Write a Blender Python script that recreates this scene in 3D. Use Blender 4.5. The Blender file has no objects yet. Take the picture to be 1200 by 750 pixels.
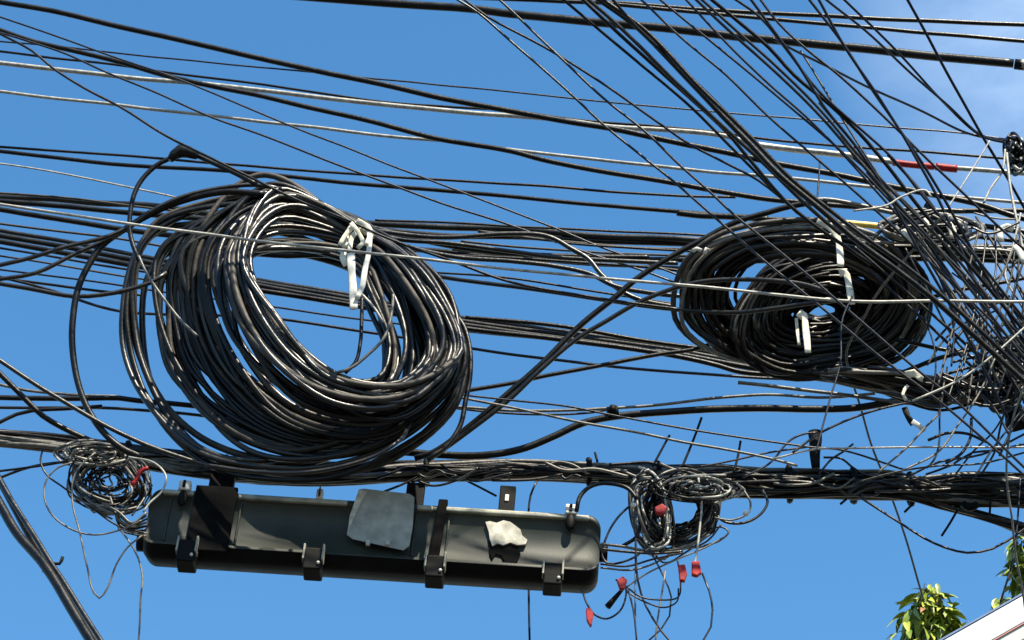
import bpy, bmesh, math, random
from mathutils import Vector, Matrix, noise
random.seed(7)
S = bpy.context.scene
COL = S.collection

# ------------------------------------------------------------------ camera, sky, sun, exposure
PITCH = math.radians(38.0); HF = math.radians(12.0); TH = math.tan(HF)
CAM = Vector((0, 0, 1.65))
cd = bpy.data.cameras.new('camera'); cam = bpy.data.objects.new('camera', cd); COL.objects.link(cam)
cam.location = CAM; cam.rotation_euler = (math.pi/2 + PITCH, 0, 0)
cd.sensor_width = 36; cd.lens = 18/TH; cd.clip_end = 3000; cd.clip_start = .05
S.camera = cam
S.render.resolution_x = 1024; S.render.resolution_y = 640

SUN_EL = math.radians(57); SUN_AZ = math.radians(151)     # azimuth from +Y, clockwise to +X
w = bpy.data.worlds.new('World'); S.world = w; w.use_nodes = True
nt = w.node_tree; N = nt.nodes; L = nt.links; N.clear()
out = N.new('ShaderNodeOutputWorld'); bg = N.new('ShaderNodeBackground'); sky = N.new('ShaderNodeTexSky')
sky.sky_type = 'NISHITA'; sky.sun_disc = False; sky.sun_elevation = SUN_EL; sky.sun_rotation = SUN_AZ
sky.air_density = 1.0; sky.dust_density = 0.4; sky.ozone_density = 1.5; sky.altitude = 0
hsv = N.new('ShaderNodeHueSaturation'); hsv.inputs['Saturation'].default_value = 1.28; hsv.inputs['Hue'].default_value = .493; hsv.inputs['Value'].default_value = 1.0
tc = N.new('ShaderNodeTexCoord'); mp = N.new('ShaderNodeMapping'); mp.inputs['Scale'].default_value = (3.0, 3.0, 7.0)
mp.inputs['Rotation'].default_value = (0.2, 0.5, 0.6)
cn = N.new('ShaderNodeTexNoise'); cn.inputs['Scale'].default_value = 1.6; cn.inputs['Detail'].default_value = 7; cn.inputs['Roughness'].default_value = .58
cr = N.new('ShaderNodeValToRGB'); cr.color_ramp.elements[0].position = .36; cr.color_ramp.elements[1].position = .72
cr.color_ramp.elements[1].color = (.6, .6, .6, 1); cr.color_ramp.elements[0].color = (0, 0, 0, 1)
mx = N.new('ShaderNodeMixRGB'); mx.inputs[2].default_value = (6.2, 7.2, 8.4, 1)
L.new(sky.outputs[0], hsv.inputs['Color']); L.new(tc.outputs['Generated'], mp.inputs[0]); L.new(mp.outputs[0], cn.inputs['Vector'])
dp = N.new('ShaderNodeVectorMath'); dp.operation = 'DOT_PRODUCT'; dp.inputs[1].default_value = (.30, .66, .69)
mrg = N.new('ShaderNodeMapRange'); mrg.inputs[1].default_value = .984; mrg.inputs[2].default_value = .9995
ml = N.new('ShaderNodeMath'); ml.operation = 'MULTIPLY'
L.new(tc.outputs['Generated'], dp.inputs[0]); L.new(dp.outputs['Value'], mrg.inputs[0])
L.new(cn.outputs['Fac'], cr.inputs[0]); L.new(cr.outputs[0], ml.inputs[0]); L.new(mrg.outputs[0], ml.inputs[1]); L.new(ml.outputs[0], mx.inputs[0]); L.new(hsv.outputs[0], mx.inputs[1])
L.new(mx.outputs[0], bg.inputs[0]); L.new(bg.outputs[0], out.inputs[0]); bg.inputs[1].default_value = .085
sl = bpy.data.lights.new('sun', 'SUN'); sl.energy = 4.4; sl.angle = math.radians(.5); sl.color = (1, .91, .74)
so = bpy.data.objects.new('sun', sl); COL.objects.link(so)
sd = Vector((math.sin(SUN_AZ)*math.cos(SUN_EL), math.cos(SUN_AZ)*math.cos(SUN_EL), math.sin(SUN_EL)))
so.rotation_euler = sd.to_track_quat('Z', 'Y').to_euler(); so.location = sd*30
vs = S.view_settings; vs.view_transform = 'Standard'; vs.look = 'None'; vs.exposure = 1.55; vs.gamma = 1

# ------------------------------------------------------------------ helpers
CP, SP = math.cos(PITCH), math.sin(PITCH)
def ray(px, py):
    a = (px-600)/600*TH; b = (375-py)/600*TH
    return Vector((a, CP - SP*b, SP + CP*b))
def at(px, py, Y):            # where the sight line meets the vertical plane y = Y
    r = ray(px, py); return CAM + r*(Y/r.y)
def mpp(px, py, Y):           # metres per photo pixel there
    return Y/ray(px, py).y*TH/600
def mat(name, col, rough=.45, var=.35, vscale=60, bump=.15, bscale=250, spec=.5, metal=0, col2=None, trans=0, rspan=.18):
    m = bpy.data.materials.new(name); m.use_nodes = True; n = m.node_tree.nodes; l = m.node_tree.links
    b = n['Principled BSDF']; tcn = n.new('ShaderNodeTexCoord')
    no = n.new('ShaderNodeTexNoise'); no.inputs['Scale'].default_value = vscale; no.inputs['Detail'].default_value = 5
    l.new(tcn.outputs['Object'], no.inputs['Vector'])
    ramp = n.new('ShaderNodeValToRGB'); ramp.color_ramp.elements[0].position = .3; ramp.color_ramp.elements[1].position = .75
    c2 = col2 or tuple(min(1, c*(1+var)+.002) for c in col); c1 = tuple(c*(1-var) for c in col)
    ramp.color_ramp.elements[0].color = (*c1, 1); ramp.color_ramp.elements[1].color = (*c2, 1)
    l.new(no.outputs['Fac'], ramp.inputs[0]); l.new(ramp.outputs[0], b.inputs['Base Color'])
    mr = n.new('ShaderNodeMapRange'); mr.inputs[3].default_value = max(0, rough-.1); mr.inputs[4].default_value = min(1, rough+rspan)
    l.new(no.outputs['Fac'], mr.inputs[0]); l.new(mr.outputs[0], b.inputs['Roughness'])
    b.inputs['Specular IOR Level'].default_value = spec; b.inputs['Metallic'].default_value = metal
    n2 = n.new('ShaderNodeTexNoise'); n2.inputs['Scale'].default_value = bscale; n2.inputs['Detail'].default_value = 3
    l.new(tcn.outputs['Object'], n2.inputs['Vector'])
    bp = n.new('ShaderNodeBump'); bp.inputs['Strength'].default_value = bump; bp.inputs['Distance'].default_value = .002
    l.new(n2.outputs['Fac'], bp.inputs['Height']); l.new(bp.outputs[0], b.inputs['Normal'])
    if trans: b.inputs['Transmission Weight'].default_value = trans
    return m
M = {
 'black': mat('black_rubber', (.0020, .0020, .0022), .27, .5, 30, .25, 160, .24, col2=(.0055, .005, .004), rspan=.36),
 'worn': mat('worn_black_rubber', (.003, .003, .003), .30, .5, 22, .3, 120, .42, col2=(.014, .0125, .0095), rspan=.22),
 'grey': mat('grey_jacket_dust_highlight', (.065, .063, .056), .42, .4, 60, .3, 150, .45, col2=(.16, .15, .125)),
 'pale': mat('pale_aluminium', (.24, .235, .21), .42, .3, 70, .3, 200, .4, col2=(.40, .385, .33)),
 'faded': mat('faded_brown_jacket', (.012, .0105, .009), .5, .5, 25, .5, 90, .3, col2=(.055, .048, .038), rspan=.3),
 'sheet': mat('blue_roof_sheet', (.05, .10, .22), .45, .2, 8, .1, 40, .4),
 'navy': mat('navy_jacket', (.002, .0024, .008), .34, .4, 50, .2, 160, .32),
 'white': mat('white_plastic', (.50, .48, .42), .5, .18, 50, .35, 90, .5),
 'cream': mat('aged_cream_strap', (.58, .53, .40), .55, .3, 60, .4, 90, .4, col2=(.78, .73, .58)),
 'red': mat('red_plastic', (.22, .004, .008), .5, .35, 40, .4, 90, .2, col2=(.36, .015, .014)),
 'yellow': mat('yellow_plastic', (.62, .42, .06), .45, .2, 60, .2, 90, .5),
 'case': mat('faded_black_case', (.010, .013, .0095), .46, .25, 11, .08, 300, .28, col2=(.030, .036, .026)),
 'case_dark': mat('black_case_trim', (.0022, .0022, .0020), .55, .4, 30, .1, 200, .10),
 'band': mat('matte_black_strap_shade', (.004, .004, .004), .92, .3, 30, .1, 200, .04),
 'case_rim': mat('painted_highlight_rim', (.20, .20, .16), .5, .3, 40, .3, 200, .4, col2=(.36, .35, .27)),
 'sticker': mat('weathered_sticker', (.24, .24, .21), .7, .2, 45, .10, 150, .15, col2=(.34, .34, .30)),
 'paper': mat('torn_white_paper', (.26, .25, .19), .7, .25, 55, .5, 80, .2, col2=(.55, .53, .46)),
 'brass': mat('dull_steel', (.45, .44, .42), .35, .3, 80, .1, 200, .5, 1.0),
 'concrete': mat('pole_concrete', (.33, .32, .29), .85, .25, 12, .4, 60, .2),
 'leaf': mat('green_leaf', (.09, .15, .014), .38, .4, 9, .15, 60, .5, col2=(.25, .32, .03)),
 'leaf_young': mat('yellow_green_leaf', (.26, .33, .03), .38, .3, 9, .15, 60, .5, col2=(.42, .42, .05)),
 'leaf_brown': mat('brown_leaf', (.22, .09, .025), .5, .3, 9, .15, 60, .4),
 'bark': mat('grey_bark', (.14, .11, .08), .9, .4, 14, .8, 40, .2),
 'fascia': mat('white_painted_metal', (.80, .80, .78), .5, .04, 6, .1, 30, .4),
 'flash': mat('dark_red_flashing', (.32, .12, .11), .5, .25, 9, .1, 30, .4),
 'wall': mat('pale_grey_green_render', (.46, .49, .43), .9, .10, 5, .3, 40, .2),
 'asphalt': mat('asphalt', (.05, .05, .05), .9, .3, 3, .5, 40, .2),
}
def tag(o, label=None, cat=None, group=None, kind=None):
    if label: o['label'] = label
    if cat: o['category'] = cat
    if group: o['group'] = group
    if kind: o['kind'] = kind
    return o
def empty(name, loc, label, cat, group=None, rot=None):
    o = bpy.data.objects.new(name, None); o.location = loc; o.empty_display_size = .05
    if rot: o.rotation_euler = rot
    COL.objects.link(o); return tag(o, label, cat, group)
bpy.context.view_layer.update()
def link(name, bm, m, parent=None, smooth=True, world=True, bevel=0):
    me = bpy.data.meshes.new(name)
    bmesh.ops.recalc_face_normals(bm, faces=bm.faces[:])
    if parent is None and world:                       # put the origin inside the thing
        c = sum((v.co for v in bm.verts), Vector())/max(1, len(bm.verts))
        bmesh.ops.translate(bm, vec=-c, verts=bm.verts[:])
    else: c = Vector()
    if parent is not None and world:                    # world coordinates into the parent's space
        R = Matrix.Translation(parent.location) @ parent.rotation_euler.to_matrix().to_4x4()
        if parent.parent:
            pp = parent.parent; R = (Matrix.Translation(pp.location) @ pp.rotation_euler.to_matrix().to_4x4()) @ R
        bmesh.ops.transform(bm, matrix=R.inverted(), verts=bm.verts[:])
    bm.to_mesh(me); bm.free()
    for p in me.polygons: p.use_smooth = smooth
    me.materials.append(M[m] if isinstance(m, str) else m)
    o = bpy.data.objects.new(name, me); o.location = c; COL.objects.link(o)
    if parent: o.parent = parent
    if bevel:
        b = o.modifiers.new('bevel', 'BEVEL'); b.width = bevel; b.segments = 3; b.limit_method = 'ANGLE'; b.angle_limit = .6
    return o
def spline(P, step):
    """centripetal-ish Catmull-Rom through the points, resampled about every `step` metres"""
    P = [Vector(p) for p in P]
    if len(P) == 2: n = max(2, int((P[1]-P[0]).length/step)); return [P[0].lerp(P[1], i/n) for i in range(n+1)]
    Q = [P[0]*2-P[1]] + P + [P[-1]*2-P[-2]]; o = []
    for i in range(1, len(Q)-2):
        p0, p1, p2, p3 = Q[i-1:i+3]; d = (p2-p1).length
        d0 = max(1e-6, (p1-p0).length); d2 = max(1e-6, (p3-p2).length)
        m1 = ((p2-p1)/d + (p1-p0)/d0)*.5*d if d > 1e-6 else Vector()
        m2 = ((p2-p1)/d + (p3-p2)/d2)*.5*d if d > 1e-6 else Vector()
        n = max(1, min(60, int(d/step)))
        for k in range(n):
            t = k/n; t2 = t*t; t3 = t2*t
            o.append(p1*(2*t3-3*t2+1) + m1*(t3-2*t2+t) + p2*(-2*t3+3*t2) + m2*(t3-t2))
    o.append(P[-1]); return o
def tube(bm, pts, rad, sides=8, wob=0, closed=False, flat=1.0, seed=0):
    """rad: number or function of 0..1; flat < 1 makes a ribbon facing the street"""
    n = len(pts); sx = Vector((seed*3.7, seed*1.3, seed*2.1))
    if wob: pts = [p + Vector((noise.noise(p*6+sx), noise.noise(p*6+sx*2), noise.noise(p*6-sx)))*wob for p in pts]
    rings = []; up = None
    for i, p in enumerate(pts):
        if closed: t = pts[(i+1) % n]-pts[i-1]
        else: t = pts[min(n-1, i+1)]-pts[max(0, i-1)]
        if t.length < 1e-9: t = Vector((1, 0, 0))
        t.normalize()
        if flat != 1.0: a = t.cross(Vector((0, -CP, -SP)))
        elif up is None: a = t.cross(Vector((.31, .22, .92)))
        else: a = up - t*up.dot(t)
        if a.length < 1e-5: a = t.orthogonal()
        a.normalize(); up = a; b = t.cross(a)
        r = rad(i/max(1, n-1)) if callable(rad) else rad
        rings.append([bm.verts.new(p + a*math.cos(2*math.pi*k/sides)*r + b*math.sin(2*math.pi*k/sides)*r*flat) for k in range(sides)])
    m = n if closed else n-1
    for i in range(m):
        A = rings[i]; B = rings[(i+1) % n]; off = 0
        if closed and i == n-1: off = min(range(sides), key=lambda q: (A[0].co-B[q].co).length)
        for k in range(sides):
            bm.faces.new((A[k], A[(k+1) % sides], B[(k+1+off) % sides], B[(k+off) % sides]))
    if not closed: bm.faces.new(rings[0][::-1]); bm.faces.new(rings[-1])
def pts3(P, Y):
    """photo points (x, y[, dY]) carried to world points on planes from Y (or (Y0, Y1) along the run)"""
    n = len(P); o = []
    acc = [0]
    for i in range(1, n): acc.append(acc[-1]+math.hypot(P[i][0]-P[i-1][0], P[i][1]-P[i-1][1]))
    for i, p in enumerate(P):
        t = acc[i]/max(1e-6, acc[-1])
        y = Y[0]+(Y[1]-Y[0])*t if isinstance(Y, tuple) else Y
        if len(p) > 2: y += p[2]
        o.append(at(p[0], p[1], y))
    return o
def extend(W3, P, d):
    """carry a run on past the edge of the frame"""
    edge = lambda p: p[0] <= 1 or p[0] >= 1199 or p[1] <= 1 or p[1] >= 749
    if edge(P[0]): W3.insert(0, W3[0]+(W3[0]-W3[1]).normalized()*d)
    if edge(P[-1]): W3.append(W3[-1]+(W3[-1]-W3[-2]).normalized()*d)
    return W3
SEED = [0]; THICK = 1.12
def run_bm(bm, P, wpx, Y, ext=2.2, wob=None, sides=8, taper=None, flat=1.0):
    SEED[0] += 1
    W3 = extend(pts3(P, Y), P, ext); mid = P[len(P)//2]; y0 = Y if not isinstance(Y, tuple) else sum(Y)/2
    r = wpx*THICK/2*mpp(mid[0], mid[1], y0)
    tot = sum((b-a).length for a, b in zip(W3, W3[1:])); st_ = .018 if tot > 1.3 else .009 if tot > .4 else .005
    tube(bm, spline(W3, st_), (taper and (lambda t: r*taper(t))) or r, sides, .0022 if wob is None else wob, flat=flat, seed=SEED[0])
def cable(label, P, wpx, Y, m='black', group=None, name='overhead_cable', cat='cable', **k):
    bm = bmesh.new(); run_bm(bm, P, wpx, Y, **k)
    return tag(link(name, bm, m), label, cat, group)
def part_run(name, parent, P, wpx, Y, m='black', label=None, **k):
    bm = bmesh.new(); run_bm(bm, P, wpx, Y, **k); o = link(name, bm, m, parent)
    if label: o['label'] = label
    return o
def prism(bm, poly, y0, y1):
    """photo outline on the vertical plane y0, given real thickness back to y1"""
    A = [bm.verts.new(at(x, y, y0)) for x, y in poly]
    B = [bm.verts.new(v.co + Vector((0, y1-y0, 0))) for v in A]
    bm.faces.new(A); bm.faces.new(B[::-1]); n = len(A)
    for i in range(n): bm.faces.new((A[i], B[i], B[(i+1) % n], A[(i+1) % n]))

# ------------------------------------------------------------------ ground, building, trees, pole
bm = bmesh.new(); bmesh.ops.create_grid(bm, x_segments=2, y_segments=2, size=900)
g = link('ground', bm, 'asphalt', world=False); g['kind'] = 'structure'

# building at the lower right: the left slope of its gable, facing the street
g0 = at(1097, 752, 10.0); g1 = at(1200, 694, 10.0); sl_ = (g1.z-g0.z)/(g1.x-g0.x)
gl = g0.x-2.6; gr = g1.x+1.6; rz = lambda x: g0.z+(x-g0.x)*sl_
gx = 2*gr-gl                                     # the other eave
bld = empty('building', Vector((gr, 10, 0)), 'pale gabled building with white sloping roof edge in the lower right corner', 'building')
def sheet(bm, off0, off1, ya, yb, over=0):
    """a band following both roof slopes, off0..off1 below the roof line"""
    prof = [(gl-over, rz(gl-over)), (gr, rz(gr)), (gx+over, rz(gl-over))]
    R = []
    for y in (ya, yb):
        R.append([bm.verts.new(Vector((x, y, z-off0))) for x, z in prof] + [bm.verts.new(Vector((x, y, z-off1))) for x, z in prof[::-1]])
    A, B = R
    bm.faces.new((A[0], A[1], A[4], A[5])); bm.faces.new((A[1], A[2], A[3], A[4]))
    bm.faces.new((B[0], B[5], B[4], B[1])); bm.faces.new((B[1], B[4], B[3], B[2]))
    for q in range(6): bm.faces.new((A[q], B[q], B[(q+1) % 6], A[(q+1) % 6]))
b_ = bmesh.new(); w0 = [(gl+.25, 0), (gl+.25, rz(gl+.25)-.20), (gr, rz(gr)-.20), (gx-.25, rz(gl+.25)-.20), (gx-.25, 0)]
A = [b_.verts.new((x, 10.06, z)) for x, z in w0]; B = [b_.verts.new((x, 12.1, z)) for x, z in w0]
b_.faces.new(A); b_.faces.new(B[::-1])
for q in range(5): b_.faces.new((A[q], B[q], B[(q+1) % 5], A[(q+1) % 5]))
link('wall', b_, 'wall', bld, smooth=False)
b_ = bmesh.new(); sheet(b_, .012, .150, 10.0, 10.045); link('barge_board', b_, 'fascia', bld, smooth=False, bevel=.004)
b_ = bmesh.new(); sheet(b_, .152, .159, 10.004, 10.05); link('flashing', b_, 'flash', bld, smooth=False)
b_ = bmesh.new(); sheet(b_, .161, .23, 10.012, 10.055); link('trim_board', b_, 'wall', bld, smooth=False)
b_ = bmesh.new(); sheet(b_, .0, .010, 9.995, 12.2, .1); link('roof', b_, 'sheet', bld, smooth=False)

def leaf_mesh(nm, mt, ln, wd, bend):
    b = bmesh.new(); prof = [(0, .04), (.15, .55), (.38, 1), (.62, .86), (.84, .45), (1, .02)]; rows = []
    for t, k in prof:
        z = -bend*t*t*ln
        rows.append([b.verts.new((ln*t, -wd/2*k, z+.12*wd*k)), b.verts.new((ln*t, 0, z)), b.verts.new((ln*t, wd/2*k, z+.12*wd*k))])
    for A, B in zip(rows, rows[1:]):
        for j in (0, 1): b.faces.new((A[j], A[j+1], B[j+1], B[j]))
    me = bpy.data.meshes.new(nm); b.to_mesh(me); b.free(); me.materials.append(M[mt])
    for p in me.polygons: p.use_smooth = True
    return me
LM = [leaf_mesh('leaf', 'leaf', .13, .040, .35), leaf_mesh('leaf', 'leaf', .105, .038, .7), leaf_mesh('leaf', 'leaf', .15, .045, .9),
      leaf_mesh('leaf', 'leaf_young', .12, .040, .5), leaf_mesh('leaf', 'leaf_young', .10, .036, .25), leaf_mesh('leaf', 'leaf_brown', .10, .034, .8)]
def tree(label, tips, Y, base_px, n_leaf, big):
    """tips: (px, py, spread px, leaves) clusters of leaves that show; the crown goes on below as one mass"""
    top = at(tips[0][0], tips[0][1], Y); bx = at(base_px, 760, Y)
    root = empty('broadleaf_tree', Vector((bx.x, Y, 0)), label, 'tree')
    rg = random.Random(int(base_px)); b = bmesh.new(); tr = []
    for i in range(9):
        t = i/8; tr.append(Vector((bx.x+.12*math.sin(t*5), Y+.1*math.cos(t*4), t*(bx.z-1.0))))
    tube(b, tr, lambda t: .17*(1-.6*t), 10, .02)
    link('trunk', b, 'bark', root); b = bmesh.new()
    for px, py, sp, n in tips:
        p = at(px, py, Y); q = tr[-1]
        tube(b, spline([q, q.lerp(p, .5)+Vector((.1, .08, -.15)), p+Vector((0, 0, -.02)), p+Vector((.01, 0, .03))], .08), lambda t: .035*(1-.85*t), 7, .01)
    for i in range(8):
        a = i*.8; q = tr[6+i % 3]
        tube(b, spline([q, q+Vector((math.cos(a)*.4, math.sin(a)*.4, .05)), q+Vector((math.cos(a)*big, math.sin(a)*big, -.3+.3*rg.random()))], .1), lambda t: .04*(1-.8*t), 6, .01)
    link('limb', b, 'bark', root)
    for px, py, sp, n in tips:
        c = at(px, py, Y); s = mpp(px, py, Y)*sp
        for i in range(n):
            while True:
                v = Vector((rg.uniform(-1, 1), rg.uniform(-1, 1), rg.uniform(-1, 1)))
                if v.length <= 1: break
            v = v*(.45+.55*rg.random())
            tip = v.z > .1
            k = rg.choice([5, 3, 4, 3, 4, 0]) if (tip and rg.random() < .45) else rg.choice([0, 1, 2, 0, 1, 3, 4])
            if k == 5 and v.z < .35: k = 1
            o = bpy.data.objects.new('leaf', LM[k]); COL.objects.link(o); o.parent = root
            o.location = c + Vector((v.x*s, v.y*s, v.z*s*1.15)) - root.location
            az = math.atan2(v.y, v.x)+rg.uniform(-.8, .8)
            o.rotation_euler = (rg.uniform(-.6, .6), rg.uniform(-.3, 1.1), az); o.scale = (rg.uniform(.85, 1.35),)*3
    # the rest of the crown, mostly below the frame
    b = bmesh.new()
    c0 = Vector((bx.x, Y, bx.z-1.15))
    for i in range(n_leaf):
        th = rg.uniform(0, 2*math.pi); ph = math.acos(rg.uniform(-1, 1)); rr = big*(.55+.45*rg.random())
        p = c0+Vector((math.cos(th)*math.sin(ph)*rr, math.sin(th)*math.sin(ph)*rr, math.cos(ph)*rr*.8))
        q = at(600, 0, Y)
        d = Vector((rg.uniform(-1, 1), rg.uniform(-1, 1), rg.uniform(-.9, .2))).normalized(); s_ = d.orthogonal().normalized()
        ln = rg.uniform(.10, .16)
        v = [p, p+d*ln*.5+s_*.024, p+d*ln, p+d*ln*.5-s_*.024]
        b.faces.new([b.verts.new(x) for x in v])
    f = link('foliage', b, 'leaf', root); f['kind'] = 'stuff'
    return root
tree('bushy green tree top with brown new leaves rising behind the white roof edge', [(1091, 699, 22, 56), (1078, 718, 28, 80), (1103, 722, 28, 78), (1075, 744, 36, 54), (1116, 742, 24, 36)], 13.5, 1092, 1400, .9)
tree('green tree at the right edge with hanging sprays of leaves', [(1196, 640, 17, 46), (1204, 662, 20, 44), (1196, 672, 14, 36), (1172, 704, 9, 14), (1192, 690, 12, 16), (1215, 700, 24, 40)], 13.3, 1225, 1200, .6)

# ------------------------------------------------------------------ overhead cables, photo point by photo point
EC = 'thin wires slanting down from the top edge'
SL = 'black cables slanting across the upper left'
c = cable
# -- upper right, heavy
hv = c('thickest black cable, running from top centre to a metal coupling at the right edge', [(392, -1), (455, 4), (555, 11), (600, 17), (712, 27), (850, 41), (900, 46), (992, 55), (1100, 66), (1188, 75)], 9, (4.3, 4.1), sides=12)
bm = bmesh.new(); tube(bm, pts3([(1189, 75), (1200, 76.5), (1215, 78)], 4.1), .0125, 12); link('coupling', bm, 'case_dark', hv)
bm = bmesh.new(); tube(bm, pts3([(1196, 75), (1198, 76), (1202, 76.5)], 4.1), .0133, 12); link('coupling_band', bm, 'pale', hv)
c('black cable closest to the top edge on the right', [(596, -1), (700, 3), (800, 9), (900, 15), (1030, 22), (1200, 29)], 4.8, 4.35)
c('black cable second below the top edge on the right', [(700, 3), (800, 13), (900, 22), (1080, 38), (1200, 48)], 4.4, 4.25)
# -- upper left, sweeping to the right
c('long thick black cable starting in the very top left corner', [(-1, 2), (75, 16), (150, 33), (225, 50), (300, 67), (375, 84), (450, 99), (525, 116), (600, 130), (675, 144), (712, 150), (775, 163), (850, 178), (917, 193), (1000, 209), (1083, 227), (1150, 241), (1187, 253), (1200, 256)], 6.2, (3.9, 3.8))
c('thick black cable sweeping from upper left to behind the right coil', [(-1, 35), (40, 49), (87, 60), (140, 73), (200, 90), (250, 101), (300, 111), (350, 123), (425, 140), (513, 162), (600, 178), (637, 188), (712, 202), (780, 213), (850, 225), (900, 233), (950, 238), (1000, 242), (1090, 246), (1200, 247)], 5.6, (3.98, 3.88))
rc = c('long pale cable with a red sleeve near the right edge', [(-1, 74), (62, 81), (150, 91), (210, 96), (262, 101), (300, 105), (425, 120), (550, 132), (600, 136), (675, 143), (712, 148), (775, 152), (850, 160), (883, 169), (933, 175), (1000, 183), (1047, 190), (1120, 197), (1200, 203)], 5.0, (4.1, 3.95), 'pale')
part_run('sleeve', rc, [(1046, 190), (1070, 193), (1095, 195.5)], 7.2, 3.965, 'red', 'red plastic sleeve')
part_run('sleeve', rc, [(1096, 195), (1108, 196.5), (1121, 197.5)], 8.2, 3.96, 'red', 'fatter red plastic sleeve')
part_run('tape_wrap', rc, [(884, 169), (930, 175), (1000, 183), (1044, 189.5)], 6.5, (4.0, 3.97), 'cream')
c('thin dark cable hugging the pale red-sleeved cable from above', [(-1, 60), (50, 66), (130, 75), (203, 86), (300, 98), (475, 122), (600, 130), (662, 139), (787, 150), (850, 156), (900, 163), (1037, 175), (1120, 181), (1200, 187)], 2.8, (4.2, 4.0))
c('thinnest high wire, faintly sagging behind the upper cables', [(-1, 48), (92, 57), (125, 61), (300, 79), (357, 84), (437, 92), (600, 108), (725, 121), (807, 128), (907, 137), (1057, 150), (1137, 157), (1178, 163)], 1.9, 4.4, 'navy')
c('pale cable second from top along the left edge, running under the slanting pair', [(-1, 107), (62, 115), (132, 122), (170, 127), (237, 134), (300, 142), (375, 150), (450, 159), (525, 166), (613, 177), (683, 185), (800, 198), (900, 207), (1017, 218), (1083, 227), (1200, 238)], 3.6, (4.15, 3.92), 'pale')
c('upper of two close black cables passing behind the taped cable end', [(-1, 172), (75, 177), (187, 186), (267, 193), (400, 203), (533, 212), (650, 219), (800, 230), (862, 231)], 2.9, 4.05)
tc_ = c('lower of two close black cables, with a yellow sleeve before the right edge', [(-1, 177), (67, 185), (133, 193), (267, 200), (400, 214), (500, 222), (600, 231), (700, 240), (795, 248), (850, 253), (900, 257), (957, 259), (1037, 266), (1110, 273), (1200, 283)], 4.6, (3.98, 3.78))
part_run('tape_wrap', tc_, [(793, 248), (820, 251), (850, 252.5), (900, 257)], 6.8, (3.82, 3.80), 'black', wob=.004)
part_run('sleeve', tc_, [(982, 261), (1010, 263.5), (1038, 266.5)], 7, 3.79, 'yellow', 'yellow plastic sleeve')
c('thin pale blue-white wire running down to the big coil on the left', [(-1, 192), (50, 199), (100, 208), (150, 219), (205, 231)], 1.9, 3.9, 'pale')
c('thin wire slanting from the left edge over the upper cables towards the right coil', [(-1, 20), (87, 50), (140, 69), (200, 89), (250, 109), (300, 131), (337, 146), (440, 187), (500, 209), (600, 248), (655, 269), (700, 288), (775, 315), (815, 331)], 2.1, 3.7, 'navy', SL)
c('thin wire below the first slanting one, ending under the middle cables', [(-1, 38), (42, 51), (75, 62), (125, 85), (185, 110), (250, 138), (300, 156), (380, 187), (455, 215), (525, 240), (600, 265), (650, 283), (690, 297), (755, 318), (792, 332)], 2.3, 3.68, 'navy', SL)
c('steep black wire running onto the top of the big coil and over its white tie', [(-1, 39), (37, 59), (65, 82), (100, 104), (140, 125), (195, 160), (250, 187), (300, 211), (345, 232), (410, 259), (440, 273), (475, 287), (525, 304), (600, 330), (700, 349), (800, 363)], 2.8, 3.2, 'black', SL)
te = c('taped cable end curling down beside the big coil', [(300, 216), (275, 203), (250, 191), (228, 181), (213, 176), (203, 184), (188, 191), (175, 201), (163, 215), (156, 230), (152, 253), (152, 270), (157, 290), (163, 305)], 5.2, (3.24, 3.28))
bm = bmesh.new(); tube(bm, spline(pts3([(232, 183), (222, 178), (212, 177), (204, 182), (200, 187)], 3.245), .01), lambda t: .0065+.006*math.sin(min(1, t*1.15)*math.pi), 10, .003); link('tape_wrap', bm, 'black', te)
c('thin pale wire end lying over the loops of the big coil', [(163, 300), (172, 320), (190, 348), (210, 374), (231, 394)], 2.8, 3.2, 'grey')
# -- middle left bundle
LB = 'parallel cables entering at mid height on the left'
c('topmost white-edged cable of the upper bundle left of the big coil', [(-1, 231), (60, 233), (115, 239), (175, 241), (240, 250), (330, 256), (435, 262), (520, 266), (600, 269), (675, 275), (812, 281), (862, 284), (1000, 288), (1200, 291)], 7, (3.95, 3.75), 'worn', LB)
c('second cable of the upper bundle left of the big coil', [(-1, 236), (75, 242), (150, 249), (250, 258), (350, 265), (440, 270), (520, 276), (600, 277), (700, 282), (860, 288), (1000, 293), (1200, 297)], 6, (3.92, 3.78), 'black', LB)
c('long thin pale wire passing in front of both coils', [(-1, 240), (75, 251), (150, 262), (250, 275), (300, 282), (407, 294), (500, 304), (600, 316), (700, 325), (812, 335), (900, 344), (1005, 353), (1100, 353), (1200, 354)], 3.2, (3.12, 3.14), 'pale')
c('thick dark cable just under the long pale wire at the left edge', [(-1, 245), (70, 256), (140, 268), (200, 276), (300, 282), (420, 288), (520, 295), (570, 302), (640, 304), (700, 303), (800, 304), (860, 306), (1000, 302), (1200, 303)], 6, (3.88, 3.74), 'black', LB)
LC = 'cables of the dark band passing behind the big coil'
for i, (dy0, dy1, ww, lb) in enumerate([(-6, -5, 5, 'topmost'), (0, -1, 6, 'upper middle'), (7, 3, 6, 'lower middle')]):
    c(lb+' cable of the dark band seen through the hole of the big coil', [(-1, 276+dy0), (75, 289+dy0), (160, 305+dy0), (240, 320+dy1), (315, 335+dy1), (407, 350+dy1), (530, 376+dy1), (600, 386+dy1), (667, 395+dy1), (740, 405+dy1), (800, 413+dy1), (870, 426+dy1), (960, 440+dy1), (1060, 452+dy1)], ww, (3.84-.03*i, 3.72-.02*i), 'worn' if i == 0 else 'black', LC)
c('loose bottom cable of the dark band, splitting off just left of the right coil', [(300, 340), (407, 356), (530, 382), (640, 396), (740, 409), (790, 417), (840, 428), (868, 436), (960, 441), (1060, 446)], 5.5, 3.68, 'black', LC)
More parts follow.
